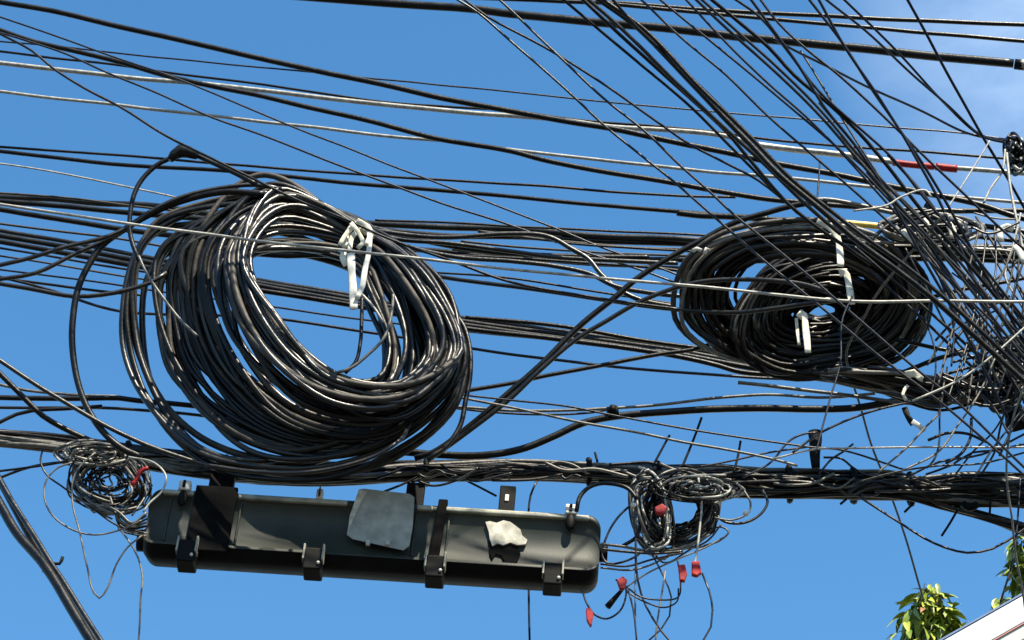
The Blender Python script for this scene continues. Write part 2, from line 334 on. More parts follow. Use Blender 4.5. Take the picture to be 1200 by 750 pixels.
c('thin wire right under the dark band at the left edge', [(-1, 290), (70, 303), (160, 317), (230, 326)], 2.6, 3.86, 'navy')
c('cable tail curving up from the left edge into the top of the big coil', [(-1, 311), (35, 303), (75, 290), (130, 275), (152, 264), (175, 248), (215, 230), (262, 220), (300, 217), (330, 222)], 4.8, (3.3, 3.32), 'worn')
c('second cable tail curving up from the left edge, below its twin', [(-1, 327), (40, 320), (87, 298), (125, 281), (150, 268), (182, 246), (225, 232), (275, 224), (320, 226)], 4.6, (3.33, 3.34), 'worn')
c('big lone cable loop hanging left of the coil', [(310, 228), (262, 225), (205, 238), (170, 254), (147, 268), (120, 288), (105, 310), (92, 338), (85, 374), (84, 407), (90, 447), (102, 478), (120, 505), (142, 525), (165, 536)], 7, (3.3, 3.4), 'black')
c('dusty cable dipping low and rising again into the left of the coil', [(-1, 333), (40, 340), (87, 348), (120, 346), (150, 340), (175, 332), (195, 320)], 5, 3.42, 'worn')
c('thin straight wire in the gap left of the coil, upper one', [(-1, 316), (75, 326), (150, 336), (300, 357), (400, 371), (543, 388), (700, 405), (800, 418)], 2.2, 3.95, 'navy')
c('thin straight wire in the gap left of the coil, lower one', [(-1, 324), (60, 340), (140, 365), (200, 369), (300, 371), (400, 384), (543, 407), (650, 422), (717, 430), (800, 437), (880, 442), (1000, 446), (1060, 449)], 3.2, 3.9, 'navy')
c('short cable crossing the gap left of the coil between its two thin wires', [(-1, 326), (60, 334), (120, 341), (170, 346)], 3, 3.93)
# -- between the coils
MB_ = 'cables between the two coils'
c('cable that turns sharply down midway between the two coils', [(435, 270), (520, 278), (600, 274), (633, 275), (650, 280), (667, 290), (690, 304), (705, 322), (727, 340), (752, 352), (790, 360)], 5.2, 3.6, 'worn', MB_)
c('thin cable leaving the turned-down cable towards the right coil', [(650, 283), (700, 288), (750, 291), (800, 294), (850, 298)], 2.6, 3.66, 'black', MB_)
c('pale-edged cable fanning out right of the white tie, upper one', [(430, 268), (460, 279), (525, 285), (600, 295), (650, 302), (700, 305), (795, 309)], 4.8, 3.62, 'worn', MB_)
c('pale-edged cable fanning out right of the white tie, lower one', [(430, 272), (480, 290), (540, 302), (600, 306), (650, 311), (690, 320), (720, 335), (760, 343), (800, 347)], 5, 3.58, 'worn', MB_)
c('black filler cable deep within the fan right of the white tie', [(430, 266), (500, 283), (560, 293), (620, 299), (690, 301), (760, 302)], 6, 3.7, 'black', MB_)
c('cable emerging from behind the coil and rising into the right coil', [(470, 314), (510, 323), (617, 338), (700, 350), (800, 364), (867, 367), (910, 362), (950, 356), (985, 352)], 4.8, (3.62, 3.36), 'worn', MB_)
c('thick cable rising from below the big coil to the top of the right coil', [(485, 537), (507, 530), (550, 500), (600, 458), (637, 425), (670, 392), (690, 374), (720, 350), (745, 328), (787, 300), (825, 280), (862, 261), (900, 249), (925, 242), (942, 239), (970, 236)], 6.4, (3.52, 3.36), 'black')
c('cable crossing beside the thick rising one and arching into the right coil', [(500, 540), (545, 508), (600, 466), (625, 442), (675, 397), (712, 374), (745, 355), (787, 338), (820, 330), (860, 327), (900, 328), (940, 333), (970, 342)], 5.2, (3.5, 3.32), 'worn')
c('cable rising gently from the big coil to the lower left of the right coil', [(470, 462), (530, 460), (550, 457), (600, 449), (640, 440), (700, 429), (775, 415), (812, 410), (845, 400), (880, 392)], 4.6, 3.55)
big = c('fat black cable arching up from the bundle beneath the sky gap', [(470, 530), (517, 533), (567, 533), (610, 526), (650, 511), (682, 497), (717, 489), (750, 485), (800, 482), (850, 479.5), (900, 478), (950, 479), (1000, 478), (1045, 471), (1090, 462)], 7.6, (3.56, 3.5), 'black', sides=10)
bm = bmesh.new(); tube(bm, pts3([(712, 484), (718, 483), (724, 482)], 3.53), .011, 10); tube(bm, pts3([(718, 483), (718, 476)], 3.52), .006, 8); link('clamp', bm, 'case_dark', big)
c('thin cable arching over the fat one and clamped to it', [(530, 476), (600, 481), (675, 480), (712, 478), (775, 474), (850, 466), (900, 463), (962, 466), (1025, 461)], 3.2, 3.56, 'grey')
c('pale cable end under the right coil pointing left', [(865, 449), (900, 452), (975, 461), (1048, 471), (1080, 474)], 4, 3.5, 'grey')
c('thin pale cable sliding down across the fat arching cable', [(505, 455), (537, 465), (575, 473), (600, 478), (682, 495), (750, 507), (800, 517), (850, 526), (900, 537), (935, 546)], 2.8, 3.44, 'grey')
c('thin wire sliding down above the pale one to the vertical clamp', [(530, 461), (600, 469), (665, 477), (712, 486), (790, 500), (850, 510), (900, 518), (950, 525), (987, 528), (1062, 551)], 2.2, 3.4, 'navy')
c('thin level wire right of the big coil above the arching cable', [(525, 478), (570, 483), (625, 486), (690, 484), (715, 480)], 2.4, 3.6, 'navy')
# -- lower left
LL = 'cables crossing at the lower left of the coil'
c('pale-edged cable slanting from the left edge down into the bundle', [(-1, 422), (57, 460), (120, 497), (175, 522), (215, 536), (260, 549), (300, 553), (350, 554)], 4.8, (3.36, 3.42), 'worn', LL)
c('black cable slanting down to the small left tangle', [(-1, 437), (32, 470), (50, 487), (85, 507), (110, 518)], 6, (3.44, 3.5), 'black', LL)
c('upper level cable running behind the lone hanging loop', [(-1, 466), (50, 467), (95, 467), (140, 466), (162, 469), (195, 472), (260, 480)], 5.6, 3.62, 'black', LL)
c('lower level cable running behind the lone hanging loop', [(-1, 477), (75, 478), (140, 479), (175, 481), (205, 483), (260, 490)], 3.4, 3.65, 'worn', LL)
c('cable bending up from the left edge to the level pair', [(-1, 495), (20, 485), (37, 481), (75, 479), (120, 476)], 4.2, 3.6, 'black', LL)
c('white-edged thin cable above the level pair', [(-1, 450), (30, 457), (87, 463), (140, 464)], 3.2, 3.66, 'grey', LL)
c('black wire from the left edge to the small left tangle, upper one', [(-1, 552), (30, 548), (80, 540), (110, 532)], 2.6, 3.5)
c('black wire from the left edge to the small left tangle, lower one', [(-1, 561), (25, 551), (50, 545), (80, 542), (110, 540)], 3, 3.52)
dl = empty('cable_pair', at(60, 665, 3.2), 'pair of black cables tied together dropping through the lower left corner', 'cable')
part_run('strand', dl, [(-1, 590), (20, 626), (50, 660), (62, 677), (82, 711), (107, 752)], 10.5, (3.2, 3.1), 'black')
part_run('strand', dl, [(-1, 560), (5, 571), (42, 632), (60, 661), (72, 678), (100, 722), (119, 752)], 5.8, (3.22, 3.12), 'worn')
part_run('strand', dl, [(-1, 563), (30, 618), (50, 652), (68, 682), (90, 716), (113, 752)], 8, (3.24, 3.14), 'black')
part_run('cable_tie', dl, [(51, 671), (56, 664), (64, 661), (70, 661), (74, 653)], 3.6, 3.17, 'case_dark')

# -- slanting wires of the upper right
hx = at(1186, 180, 3.55)
def slant(label, P, wpx=2.4, Y=(2.95, 3.2), m='navy', g=EC): return c(label, P, wpx*1.12, Y, m, g, wob=.003)
slant('leftmost slanting wire, crossing the left lobe of the right coil', [(535, -1), (560, 15), (600, 50), (675, 115), (712, 150), (757, 188), (792, 215), (850, 265), (882, 293), (900, 308), (945, 345), (980, 375), (1055, 437), (1100, 472), (1165, 525), (1200, 556)], 2.4, (3.0, 3.22))
slant('slanting wire that bends flatter where two wires part near the top', [(543, -1), (570, 19), (600, 35), (647, 60), (712, 100), (775, 145), (807, 168), (845, 188), (890, 212), (925, 240), (950, 260)], 2.4, (2.98, 3.2))
slant('slanting wire ending across the middle of the right coil', [(585, -1), (605, 17), (650, 61), (710, 118), (755, 155), (790, 188), (832, 224), (862, 253), (917, 298), (967, 340), (1015, 382), (1070, 430), (1125, 475), (1200, 546)], 2.4, (2.96, 3.18))
HB = 'thick steep cables bunched right of top centre'
slant('leftmost cable of the thick steep bunch', [(660, -1), (695, 29), (750, 76), (812, 128), (862, 177), (905, 222), (935, 250)], 2.8, (2.9, 3.16), 'black', HB)
slant('second cable of the thick steep bunch', [(683, -1), (720, 34), (775, 86), (850, 154), (875, 184), (925, 240), (960, 268), (1020, 310)], 3.6, (2.92, 3.16), 'black', HB)
slant('third cable of the thick steep bunch, pale-edged', [(690, -1), (725, 30), (800, 104), (862, 163), (890, 188), (940, 236), (985, 275)], 3.8, (2.88, 3.14), 'worn', HB)
slant('fattest cable of the thick steep bunch', [(700, -1), (750, 34), (812, 100), (850, 140), (880, 170), (915, 207), (955, 240), (1000, 279), (1050, 315), (1092, 348), (1150, 400), (1200, 446)], 5.6, (2.9, 3.1), 'black', HB)
slant('cable doubling the fattest one of the steep bunch', [(706, -1), (757, 36), (817, 99), (856, 138), (890, 172), (925, 208), (965, 241), (1010, 276), (1062, 312), (1110, 352), (1165, 402), (1200, 436)], 4.2, (2.86, 3.08), 'black', HB)
slant('rightmost cable of the thick steep bunch', [(718, -1), (745, 30), (785, 70), (830, 112), (868, 150), (905, 188), (950, 232)], 2.8, (2.84, 3.06), 'black', HB)
slant('first lone slanting wire right of the thick bunch', [(750, -1), (797, 44), (850, 88), (900, 136), (960, 188), (1017, 238), (1060, 277), (1130, 345), (1200, 412)], 2.3, (3.02, 3.24))
slant('second lone slanting wire right of the thick bunch', [(775, -1), (812, 30), (830, 45), (900, 105), (982, 173), (1055, 247), (1120, 315), (1200, 398)], 2.3, (3.0, 3.24))
slant('wire running close beside the second lone slanting wire', [(803, -1), (850, 48), (900, 98), (947, 140), (987, 180), (1060, 262), (1130, 345), (1200, 432)], 2.3, (2.98, 3.22))
slant('pink-edged slanting wire, left strand of a close pair', [(815, -1), (863, 43), (900, 76), (962, 138), (1005, 187), (1052, 240), (1100, 292), (1200, 418)], 2.9, (2.9, 3.2), 'worn')
slant('pink-edged slanting wire, right strand of a close pair', [(822, -1), (867, 40), (905, 74), (966, 134), (1012, 188), (1060, 240), (1110, 290), (1200, 408)], 2.9, (2.92, 3.22), 'worn')
slant('black slanting wire just right of the pink-edged pair', [(835, -1), (870, 30), (900, 56), (930, 88), (975, 125), (1007, 155), (1033, 186), (1070, 235), (1120, 292), (1200, 388)], 3.6, (2.94, 3.24), 'black')
slant('steep wire weaving through the slanting ones to the lower right knot', [(880, -1), (900, 27), (937, 78), (967, 125), (1000, 165), (1030, 210), (1080, 300), (1130, 390), (1180, 490)], 2.8, (2.9, 3.25))
slant('steep wire crossing under the red-sleeved cable', [(860, -1), (890, 20), (920, 55), (960, 105), (1010, 152), (1047, 187), (1090, 240), (1150, 310), (1200, 372)], 2.6, (2.96, 3.2))
slant('slanting wire passing through the middle of the red sleeves', [(890, -1), (912, 27), (950, 62), (975, 82), (1010, 113), (1050, 151), (1085, 187), (1140, 237), (1200, 292)], 2.5, (3.05, 3.2))
slant('left wire of the steep pair right of the dense slanting bunch', [(949, -1), (985, 48), (1022, 107), (1050, 148), (1073, 186), (1097, 228), (1130, 300), (1165, 375), (1200, 445)], 2.8, (3.0, 3.28))
slant('right wire of the steep pair right of the dense slanting bunch', [(959, -1), (990, 55), (1026, 107), (1053, 150), (1080, 190), (1110, 240), (1145, 305), (1200, 400)], 2.8, (2.98, 3.3))
slant('left of two wires meeting at the black fitting on the right', [(969, -1), (1007, 30), (1050, 70), (1113, 125), (1150, 158), (1180, 166)], 2.4, (3.1, 3.5))
slant('right of two wires meeting at the black fitting on the right', [(989, -1), (1025, 35), (1060, 70), (1108, 120), (1150, 159), (1182, 169)], 2.4, (3.14, 3.5))
slant('rightmost slanting wire, alone in the upper right sky', [(1063, -1), (1088, 45), (1120, 105), (1150, 158), (1168, 187), (1185, 215), (1200, 243)], 2.9, (3.2, 3.5))
slant('flatter wire branching across the steep pair to the black fitting', [(905, 45), (937, 62), (1017, 102), (1085, 132), (1132, 155), (1178, 167)], 2.4, (3.1, 3.5))
DN = 'dark wires packed between the red sleeves and the right coil'
rg = random.Random(3)
extra = [(938, 60, 1004, 165, 1068, 262, 1150, 385, 1180, 440), (985, 160, 1030, 215, 1085, 275, 1140, 330, 1200, 396), (1000, 185, 1060, 235, 1120, 300, 1160, 350, 1200, 420),
         (960, 120, 1018, 190, 1075, 280, 1120, 355, 1175, 455), (1015, 200, 1070, 262, 1115, 325, 1150, 380, 1200, 470), (1040, 182, 1080, 225, 1125, 285, 1160, 330, 1200, 378),
         (995, 260, 1045, 300, 1090, 335, 1140, 375, 1200, 425), (1000, 290, 1060, 340, 1110, 385, 1150, 420, 1190, 450), (1060, 290, 1090, 345, 1120, 400, 1150, 430, 1185, 460),
         (1085, 300, 1110, 340, 1150, 400, 1175, 430, 1200, 455), (1020, 318, 1070, 365, 1110, 402, 1150, 440, 1180, 462), (1095, 262, 1130, 300, 1160, 335, 1180, 355, 1200, 372)]
for i, e in enumerate(extra):
    P = [(e[k], e[k+1]) for k in range(0, 10, 2)]
    slant('dark wire lost in the packed criss-cross beside the right coil', P, rg.choice([2.2, 2.6, 3]), (3.22+.012*i, 3.3+.01*i), rg.choice(['black', 'navy', 'worn']), DN)
for i in range(16):
    x0 = 1050+9*i+rg.uniform(-6, 6); y0 = 262+rg.uniform(-12, 18); sl2 = rg.uniform(1.15, 1.9)
    P = [(x0, y0), (x0+(60/sl2), y0+58+rg.uniform(-3, 3)), (x0+120/sl2, y0+120+rg.uniform(-4, 4)), (x0+(175/sl2), y0+177)]
    slant('thin dark wire in the dense web between the red sleeves and the right knot', P, rg.choice([2, 2.3, 2.8]), (3.3+.01*i, 3.34+.006*i), rg.choice(['black', 'navy', 'faded']), 'thin wires webbed at the right edge')
for i in range(9):
    x0 = 1100+11*i; y0 = 470+rg.uniform(-20, 30)
    P = [(x0, y0), (x0+rg.uniform(5, 22), y0-60), (x0+rg.uniform(20, 45), y0-125+rg.uniform(-10, 10)), (x0+rg.uniform(30, 60), y0-190)]
    slant('thin wire rising against the slant at the right edge', P, 2, (3.2+.02*i, 3.3), rg.choice(['navy', 'faded', 'black']), 'wires rising against the slant')
for nm, P, ww in [('upper', [(560, 271), (640, 281), (740, 290), (850, 293), (980, 297)], 3.2), ('middle', [(540, 283), (620, 290), (720, 297), (820, 300), (900, 303)], 2.6), ('lower', [(530, 292), (600, 300), (690, 310), (780, 313), (840, 316)], 3)]:
    c(nm+' thin strand filling the cable band between the two coils', P, ww, 3.8, 'faded', 'thin strands between the coils')
HD = 'heavy dark cables running level to the right edge above the coil tail'
for nm, dy, ww in [('upper', 0, 7.5), ('middle', 6, 8), ('lowest', 12, 7)]:
    c(nm+' heavy dark cable leaving the right coil level below the white tape', [(1000, 291+dy), (1060, 290+dy), (1110, 291+dy), (1160, 293+dy), (1200, 294+dy)], ww, 3.46+.02*dy/6, 'black', HD)
for i in range(26):
    x0 = rg.uniform(1085, 1175); y0 = rg.uniform(395, 545); a = rg.uniform(-1.3, 1.3)-math.pi*.12; L_ = rg.uniform(35, 95); cv = rg.uniform(-.5, .5)
    P = [(x0, y0), (x0+L_*.5*math.cos(a), y0+L_*.5*math.sin(a)), (x0+L_*.5*math.cos(a)+L_*.5*math.cos(a+cv), y0+L_*.5*math.sin(a)+L_*.5*math.sin(a+cv)), (x0+L_*.5*math.cos(a)+L_*math.cos(a+cv*1.5), y0+L_*.5*math.sin(a)+L_*math.sin(a+cv*1.5))]
    c('fine wire strayed out of the black knot at the right edge', P, rg.choice([1.9, 2.2, 2.6, 3.2]), 3.3+.007*i, rg.choice(['navy', 'black', 'worn', 'faded', 'black', 'grey']), 'stray wires round the right knot', ext=0)
for i, (nm, P, ww) in enumerate([('topmost', [(-1, 226), (80, 232), (160, 242), (230, 250)], 2.4), ('middle', [(-1, 262), (70, 271), (150, 281), (230, 296)], 2.6), ('lowest', [(-1, 300), (70, 311), (150, 324), (220, 334)], 2.2)]):
    c(nm+' thin strand filling the bundles left of the big coil', P, ww, 3.82-.01*i, 'faded', 'thin strands left of the big coil')
for i, (nm, P, ww) in enumerate([('highest', [(440, 258), (560, 263), (700, 270), (800, 274), (900, 279)], 2.6), ('lowest', [(500, 318), (600, 327), (700, 342), (790, 356)], 2.4), ('fuzzy', [(520, 300), (600, 303), (680, 308), (760, 313), (800, 318)], 3.2), ('sloping', [(545, 372), (640, 380), (740, 396), (860, 414), (960, 430)], 4.4)]):
    c(nm+' extra strand running between the coils', P, ww, 3.76-.01*i, 'black', 'thin strands between the coils')
# -- pale and crossing wires on the right
c('pale wire zigzagging down over the right coil to the tree top', [(1108, 250), (1075, 288), (1025, 350), (1012, 374), (992, 410), (992, 425), (1000, 452), (1010, 482), (1022, 522), (1037, 561), (1055, 612), (1082, 700)], 2.5, (3.08, 4.0), 'grey')
c('thin dark wire dropping from the right coil to the upright black clamp', [(1000, 345), (987, 375), (985, 425), (972, 470), (962, 507), (956, 530)], 2.1, 3.1, 'navy')
c('thin dark wire from the upright black clamp up to the end of the right coil', [(930, 530), (962, 507), (1007, 487), (1050, 475), (1090, 468)], 2.6, 3.3, 'navy')
c('wire looping up from the bundle to the white hook', [(1030, 553), (1065, 522), (1085, 500), (1100, 484), (1105, 457), (1110, 430)], 2.2, 3.35, 'grey')
c('upright wire ending at the level wire below the coil tail', [(1104, 460), (1101, 487), (1100, 522), (1094, 540), (1086, 549)], 2.2, 3.32, 'navy')
c('curved wire rising from the bundle through the coil tail', [(1060, 552), (1100, 530), (1125, 495), (1132, 485), (1147, 460), (1165, 420)], 2.2, 3.28, 'grey')
c('level thin wire starting at the upright black clamp', [(905, 538), (955, 527), (987, 526), (1075, 524), (1130, 524), (1200, 524)], 2.1, 3.38, 'pale')
c('pale wire slanting up through the coil tail', [(1070, 470), (1120, 447), (1140, 434), (1165, 415), (1200, 385)], 2.3, 3.1, 'pale')
c('pale greenish wire down the right edge in front of the tree', [(1200, 452), (1188, 485), (1181, 520), (1180, 562), (1186, 605), (1190, 650), (1198, 692), (1203, 740)], 2.4, (3.2, 3.4), 'grey')
c('slack wire sagging under the bundle to the right', [(1008, 583), (1050, 610), (1095, 637), (1133, 648), (1163, 643), (1180, 634), (1200, 620)], 2.6, 3.5, 'navy')
c('short dark wire in front of the tree at the right edge', [(1196, 560), (1190, 640), (1187, 660), (1173, 706)], 2.3, 3.5, 'navy')
c('dark wire meeting the upright clamp from the bundle on its left', [(870, 560), (900, 545), (928, 515), (945, 508), (958, 507)], 2.3, 3.42, 'navy')
c('dark wire arching from the left into the upright clamp', [(800, 550), (850, 541), (868, 537), (900, 530), (950, 523)], 2.1, 3.46, 'navy')
rise = [('lowest', [(1000, 566), (1050, 553), (1100, 546), (1150, 543), (1200, 530)]), ('second lowest', [(1060, 560), (1100, 541), (1150, 532), (1200, 508)]),
        ('middle', [(1085, 556), (1115, 545), (1140, 530), (1165, 528), (1200, 520)]), ('steeper', [(1120, 556), (1140, 530), (1165, 505), (1180, 480)]),
        ('uppermost steep', [(1150, 556), (1165, 530), (1172, 500), (1180, 470), (1186, 440)]), ('short curved', [(960, 556), (975, 538), (990, 528), (1000, 520)]),
        ('arched', [(965, 536), (985, 537), (1000, 548), (1015, 556), (1035, 560)])]
for i, (nm, P) in enumerate(rise):
    c(nm+' wire curving up out of the bundle below the coil tail', P, rg.choice([2, 2.4]), 3.4+.03*i, rg.choice(['navy', 'black', 'worn']), 'wires curving up out of the bundle')
c('thin stay wire rising at the right edge towards the knot', [(1140, 562), (1160, 530), (1180, 505), (1200, 478)], 2.2, 3.3, 'navy', 'wires curving up out of the bundle')
# horizontals near the fitting
c('blue-grey cable bending over the top of the right coil', [(925, 243), (962, 234), (1000, 239), (1030, 246), (1060, 253), (1090, 262), (1130, 268)], 5, 3.4, 'grey')
c('thick black cable reaching the white tape at the right edge', [(1085, 240), (1112, 253), (1140, 262), (1175, 268), (1200, 272)], 6.2, 3.6)
c('pale cable arching under the white tape at the right edge', [(1100, 304), (1110, 297), (1125, 293), (1162, 292), (1187, 294), (1200, 297)], 3.2, 3.4, 'pale')
c('black cable leaving the right coil level towards the right edge', [(1060, 352), (1092, 348), (1125, 340), (1162, 333), (1187, 329), (1200, 326)], 4.2, 3.45)
c('black cable leaving the right coil low, dipping to the knot', [(1050, 398), (1070, 402), (1125, 411), (1150, 404), (1175, 402), (1200, 404)], 4.4, 3.5)
c('black cable from the cream knot up towards the right edge', [(1040, 442), (1062, 435), (1100, 420), (1125, 414), (1160, 404), (1200, 396)], 5, 3.46)
c('cable pair crossing from coil top to the white tag', [(1015, 286), (1045, 262), (1075, 250), (1105, 246), (1130, 247)], 4.2, 3.3, 'worn')
c('straight pale rod above the right coil', [(1022, 284), (1060, 284.5), (1107, 285)], 3.6, 3.38, 'pale', wob=.0005)
c('thin pale wire from the black fitting down to the coil top', [(1160, 165), (1142, 195), (1125, 222), (1112, 242)], 1.8, 3.3, 'pale')
c('short pale wire lying across the dark wires under the red sleeves', [(1000, 247), (1040, 240), (1057, 230), (1085, 222), (1092, 230)], 2.2, 3.06, 'pale')
c('pale strand hanging from the fitting, left one', [(1178, 175), (1174, 200), (1160, 222), (1153, 238)], 2.4, 3.45, 'pale')
c('pale strand hanging from the fitting, right one', [(1180, 180), (1184, 215), (1190, 250), (1196, 280), (1200, 300)], 3, 3.42, 'pale')
c('pale strand crossing the hanging ones at the right edge', [(1196, 250), (1186, 290), (1178, 325), (1188, 345)], 2.2, 3.36, 'pale')
c('thin upright wire tying two upper cables near the right coil', [(961, 186), (960, 210), (958, 234)], 2, 3.7, 'navy')
for i in range(9):
    a = rg.uniform(0, 6.28); x0 = 1095+rg.uniform(-60, 60); y0 = 262+rg.uniform(-14, 16)
    c('short scrap of wire snagged among the cables above the right coil', [(x0, y0), (x0+rg.uniform(12, 25), y0+rg.uniform(-8, 8)), (x0+rg.uniform(30, 60), y0+rg.uniform(-14, 14))], rg.choice([2, 2.6, 3.4]), 3.2+.02*i, rg.choice(['pale', 'grey', 'black', 'worn']), 'wire scraps above the right coil')

# ------------------------------------------------------------------ coils
def keyshape(K, t):            # K: list of closed key outlines; t in 0..len-1
    i = min(len(K)-2, int(t)); f = t-i
    return [(a[0]*(1-f)+b[0]*f, a[1]*(1-f)+b[1]*f) for a, b in zip(K[i], K[i+1])]
def loop_part(root, P, wpx, Ys, m, rgn, name='cable_loop'):
    W3 = [at(x, y, q) for (x, y), q in zip(P, Ys)]
    n = len(W3); W3 = W3+W3[:1]
    Q = spline([W3[-2]]+W3+[W3[1]], .02)
    # closed: keep only the middle turn
    a = min(range(len(Q)//3), key=lambda i: (Q[i]-W3[0]).length); b = max(range(2*len(Q)//3, len(Q)), key=lambda i: -(Q[i]-W3[-1]).length)
    Q = Q[a:b]
    bm = bmesh.new(); SEED[0] += 1
    r = wpx/2*mpp(P[0][0], P[0][1], Ys[0])
    tube(bm, Q, r, 8, .007, closed=True, seed=SEED[0])
    return link(name, bm, m, root)
r1 = random.Random(11)
coil = empty('cable_coil', at(340, 385, 3.45), 'big round coil of black cable tied with a white strap above the splice box', 'cable coil')
K1 = [[(328, 224), (425, 264), (500, 325), (537, 410), (480, 454), (392, 444), (322, 378), (289, 293)],
      [(315, 221), (420, 262), (512, 335), (537, 435), (462, 503), (345, 490), (262, 405), (248, 292)],
      [(300, 222), (412, 260), (520, 345), (530, 462), (438, 530), (295, 522), (200, 425), (195, 292)],
      [(290, 220), (402, 256), (528, 352), (538, 462), (425, 548), (235, 536), (150, 412), (175, 268)]]
INN = [(22, 76), (-6, 46), (-78, 16), (-88, -8), (-30, -22), (8, -14), (6, -4), (6, 14)]    # how the inside of the roll lies from its outside
for i in range(70):
    if i < 14: s = r1.uniform(0, .35)
    else: s = r1.choice([.5, .62, .8, 1.0, 1.08, 1.3, 1.42, 1.5, 1.75, 1.95, 2.02, 2.12, 2.9])
    s = min(2.98, max(0, s+r1.uniform(-.07, .07)))
    P = keyshape(K1, s); q = r1.random()**1.25
    if i in (0, 1, 2, 3): q = i*.06
    sg = (2.6+1.6*s)*(2.2 if i % 7 == 3 else 1); j = [(r1.gauss(0, sg), r1.gauss(0, sg)) for _ in P]
    P = [(p[0]+q*d[0]+e[0], p[1]+q*d[1]+e[1]) for p, d, e in zip(P, INN, j)]
    u = min(1, max(0, (s-.45)/.8)); base = 3.285+.20*u*u*(3-2*u)+.02*s
    pull = [.45, .6, .75, .8, .5, .15, 0, .2]; Ys = [base+((3.37 if k < 2 else 3.30)-base)*pull[k]+.02*q+r1.gauss(0, .006)+.02*math.sin(k*math.pi/4) for k in range(8)]
    loop_part(coil, P, r1.uniform(5.8, 8.0), Ys, r1.choice(['black', 'black', 'worn', 'worn', 'black', 'faded', 'black', 'worn']), r1)
part_run('loose_end', coil, [(462, 345), (459, 370), (450, 396), (430, 416), (412, 430), (392, 437)], 3.4, 3.27, 'grey', 'pale loose cable end')
part_run('loose_end', coil, [(424, 350), (423, 378), (422, 400), (416, 425), (405, 436)], 4.2, 3.28, 'black')
part_run('loose_end', coil, [(425, 345), (440, 362), (450, 378)], 2.6, 3.25, 'pale')
part_run('cable_loop', coil, [(528, 362), (543, 382), (551, 410), (551, 440), (545, 470), (538, 500), (520, 525), (500, 538)], 5.4, 3.36, 'black')
part_run('cable_loop', coil, [(240, 545), (300, 553), (350, 554), (400, 547), (440, 535), (465, 520), (479, 500, .06), (486, 480, .2)], 4.6, 3.28, 'worn', 'pale lower turn of the coil')
# white strap: knot and two tails
kn = empty('strap', at(420, 272, 3.24), 'w', 'x'); del kn['label']; del kn['category']; kn.parent = coil
kn.location = at(420, 272, 3.24)-coil.location
def ribbon(name, root, P, wpx, Y, m, flat=.22, **k):
    bm = bmesh.new(); W3 = pts3(P, Y); r = wpx/2*mpp(P[0][0], P[0][1], Y if not isinstance(Y, tuple) else Y[0])
    SEED[0] += 1
    tube(bm, spline(W3, .008), lambda t: r*(1+.07*math.sin(t*9+SEED[0])), 10, .003, flat=flat, seed=SEED[0]); return link(name, bm, m, root)
for P, ww, q in [([(404, 290), (408, 272), (420, 262), (432, 266), (436, 280)], 7, 3.215), ([(410, 296), (414, 278), (424, 270), (430, 276)], 6, 3.21),
                 ([(418, 258), (428, 264), (434, 274), (430, 288)], 7, 3.2), ([(398, 288), (404, 278), (412, 268), (424, 264)], 5, 3.205), ([(412, 262), (420, 272), (426, 286), (420, 292)], 5, 3.195)]:
    ribbon('knot_wrap', kn, P, ww, q, 'cream')
ribbon('strap_tail', kn, [(412, 296), (413, 318), (414, 340), (414.5, 363)], 9.5, 3.205, 'white')
ribbon('strap_tail', kn, [(433, 272), (432, 296), (427, 318), (424, 335), (417, 350)], 6.5, 3.2, 'white')
ribbon('strap_tail', kn, [(404, 292), (401, 302), (405, 312)], 7, 3.23, 'cream')

coil2 = empty('cable_coil', at(940, 355, 3.5), 'flattened black cable coil on the right bound with cream straps', 'cable coil')
KA = [[(930, 263), (1030, 280), (1082, 335), (1050, 400), (960, 425), (868, 420), (803, 372), (806, 305)],
      [(930, 303), (1000, 318), (1022, 345), (990, 375), (930, 388), (880, 378), (850, 345), (868, 316)]]
for i in range(44):
    q = r1.random(); P = keyshape(KA, min(.999, q*.98)); dx, dy = r1.gauss(0, 4), r1.gauss(0, 2)
    big_ = 2 if i % 6 == 0 else 1; P = [(p[0]+dx+r1.gauss(0, 3.6*big_), p[1]+dy+r1.gauss(0, 2.8*big_)) for p in P]
    Ys = [3.47-.10*math.cos(k*math.pi/4)+.04*q+r1.gauss(0, .006) for k in range(8)]
    loop_part(coil2, P, r1.uniform(4.6, 6.8), Ys, ['black', 'worn', 'grey', 'worn', 'faded', 'black', 'worn'][i % 7], r1)  # the grey loops paint in highlights on the coil's upper arcs
KB = [[(992, 288), (1066, 308), (1086, 352), (1056, 410), (985, 434), (905, 430), (862, 398), (892, 322)],
      [(962, 356), (976, 358), (981, 362), (974, 367), (958, 370), (946, 369), (941, 364), (948, 359)]]
for i in range(78):
    q = r1.random()**1.15; P = keyshape(KB, min(.999, q*.97)); dx, dy = r1.gauss(0, 4), r1.gauss(0, 2.4); big_ = 2.4 if i % 6 == 0 else 1; ra = r1.gauss(0, .07*big_)
    P = [(974+(x-974)*math.cos(ra)-(y-366)*math.sin(ra), 366+(y-366)*math.cos(ra)+(x-974)*math.sin(ra)) for x, y in P]
    P = [(p[0]+(dx+r1.gauss(0, 3.6*big_))*(1-.6*q), p[1]+(dy+r1.gauss(0, 2.6*big_))*(1-.6*q)) for p in P]
    Ys = [3.52-.045*math.cos(k*math.pi/4)+.03*q+r1.gauss(0, .008) for k in range(8)]
    loop_part(coil2, P, r1.uniform(4.4, 6.6), Ys, r1.choice(['black', 'black', 'black', 'worn']), r1)
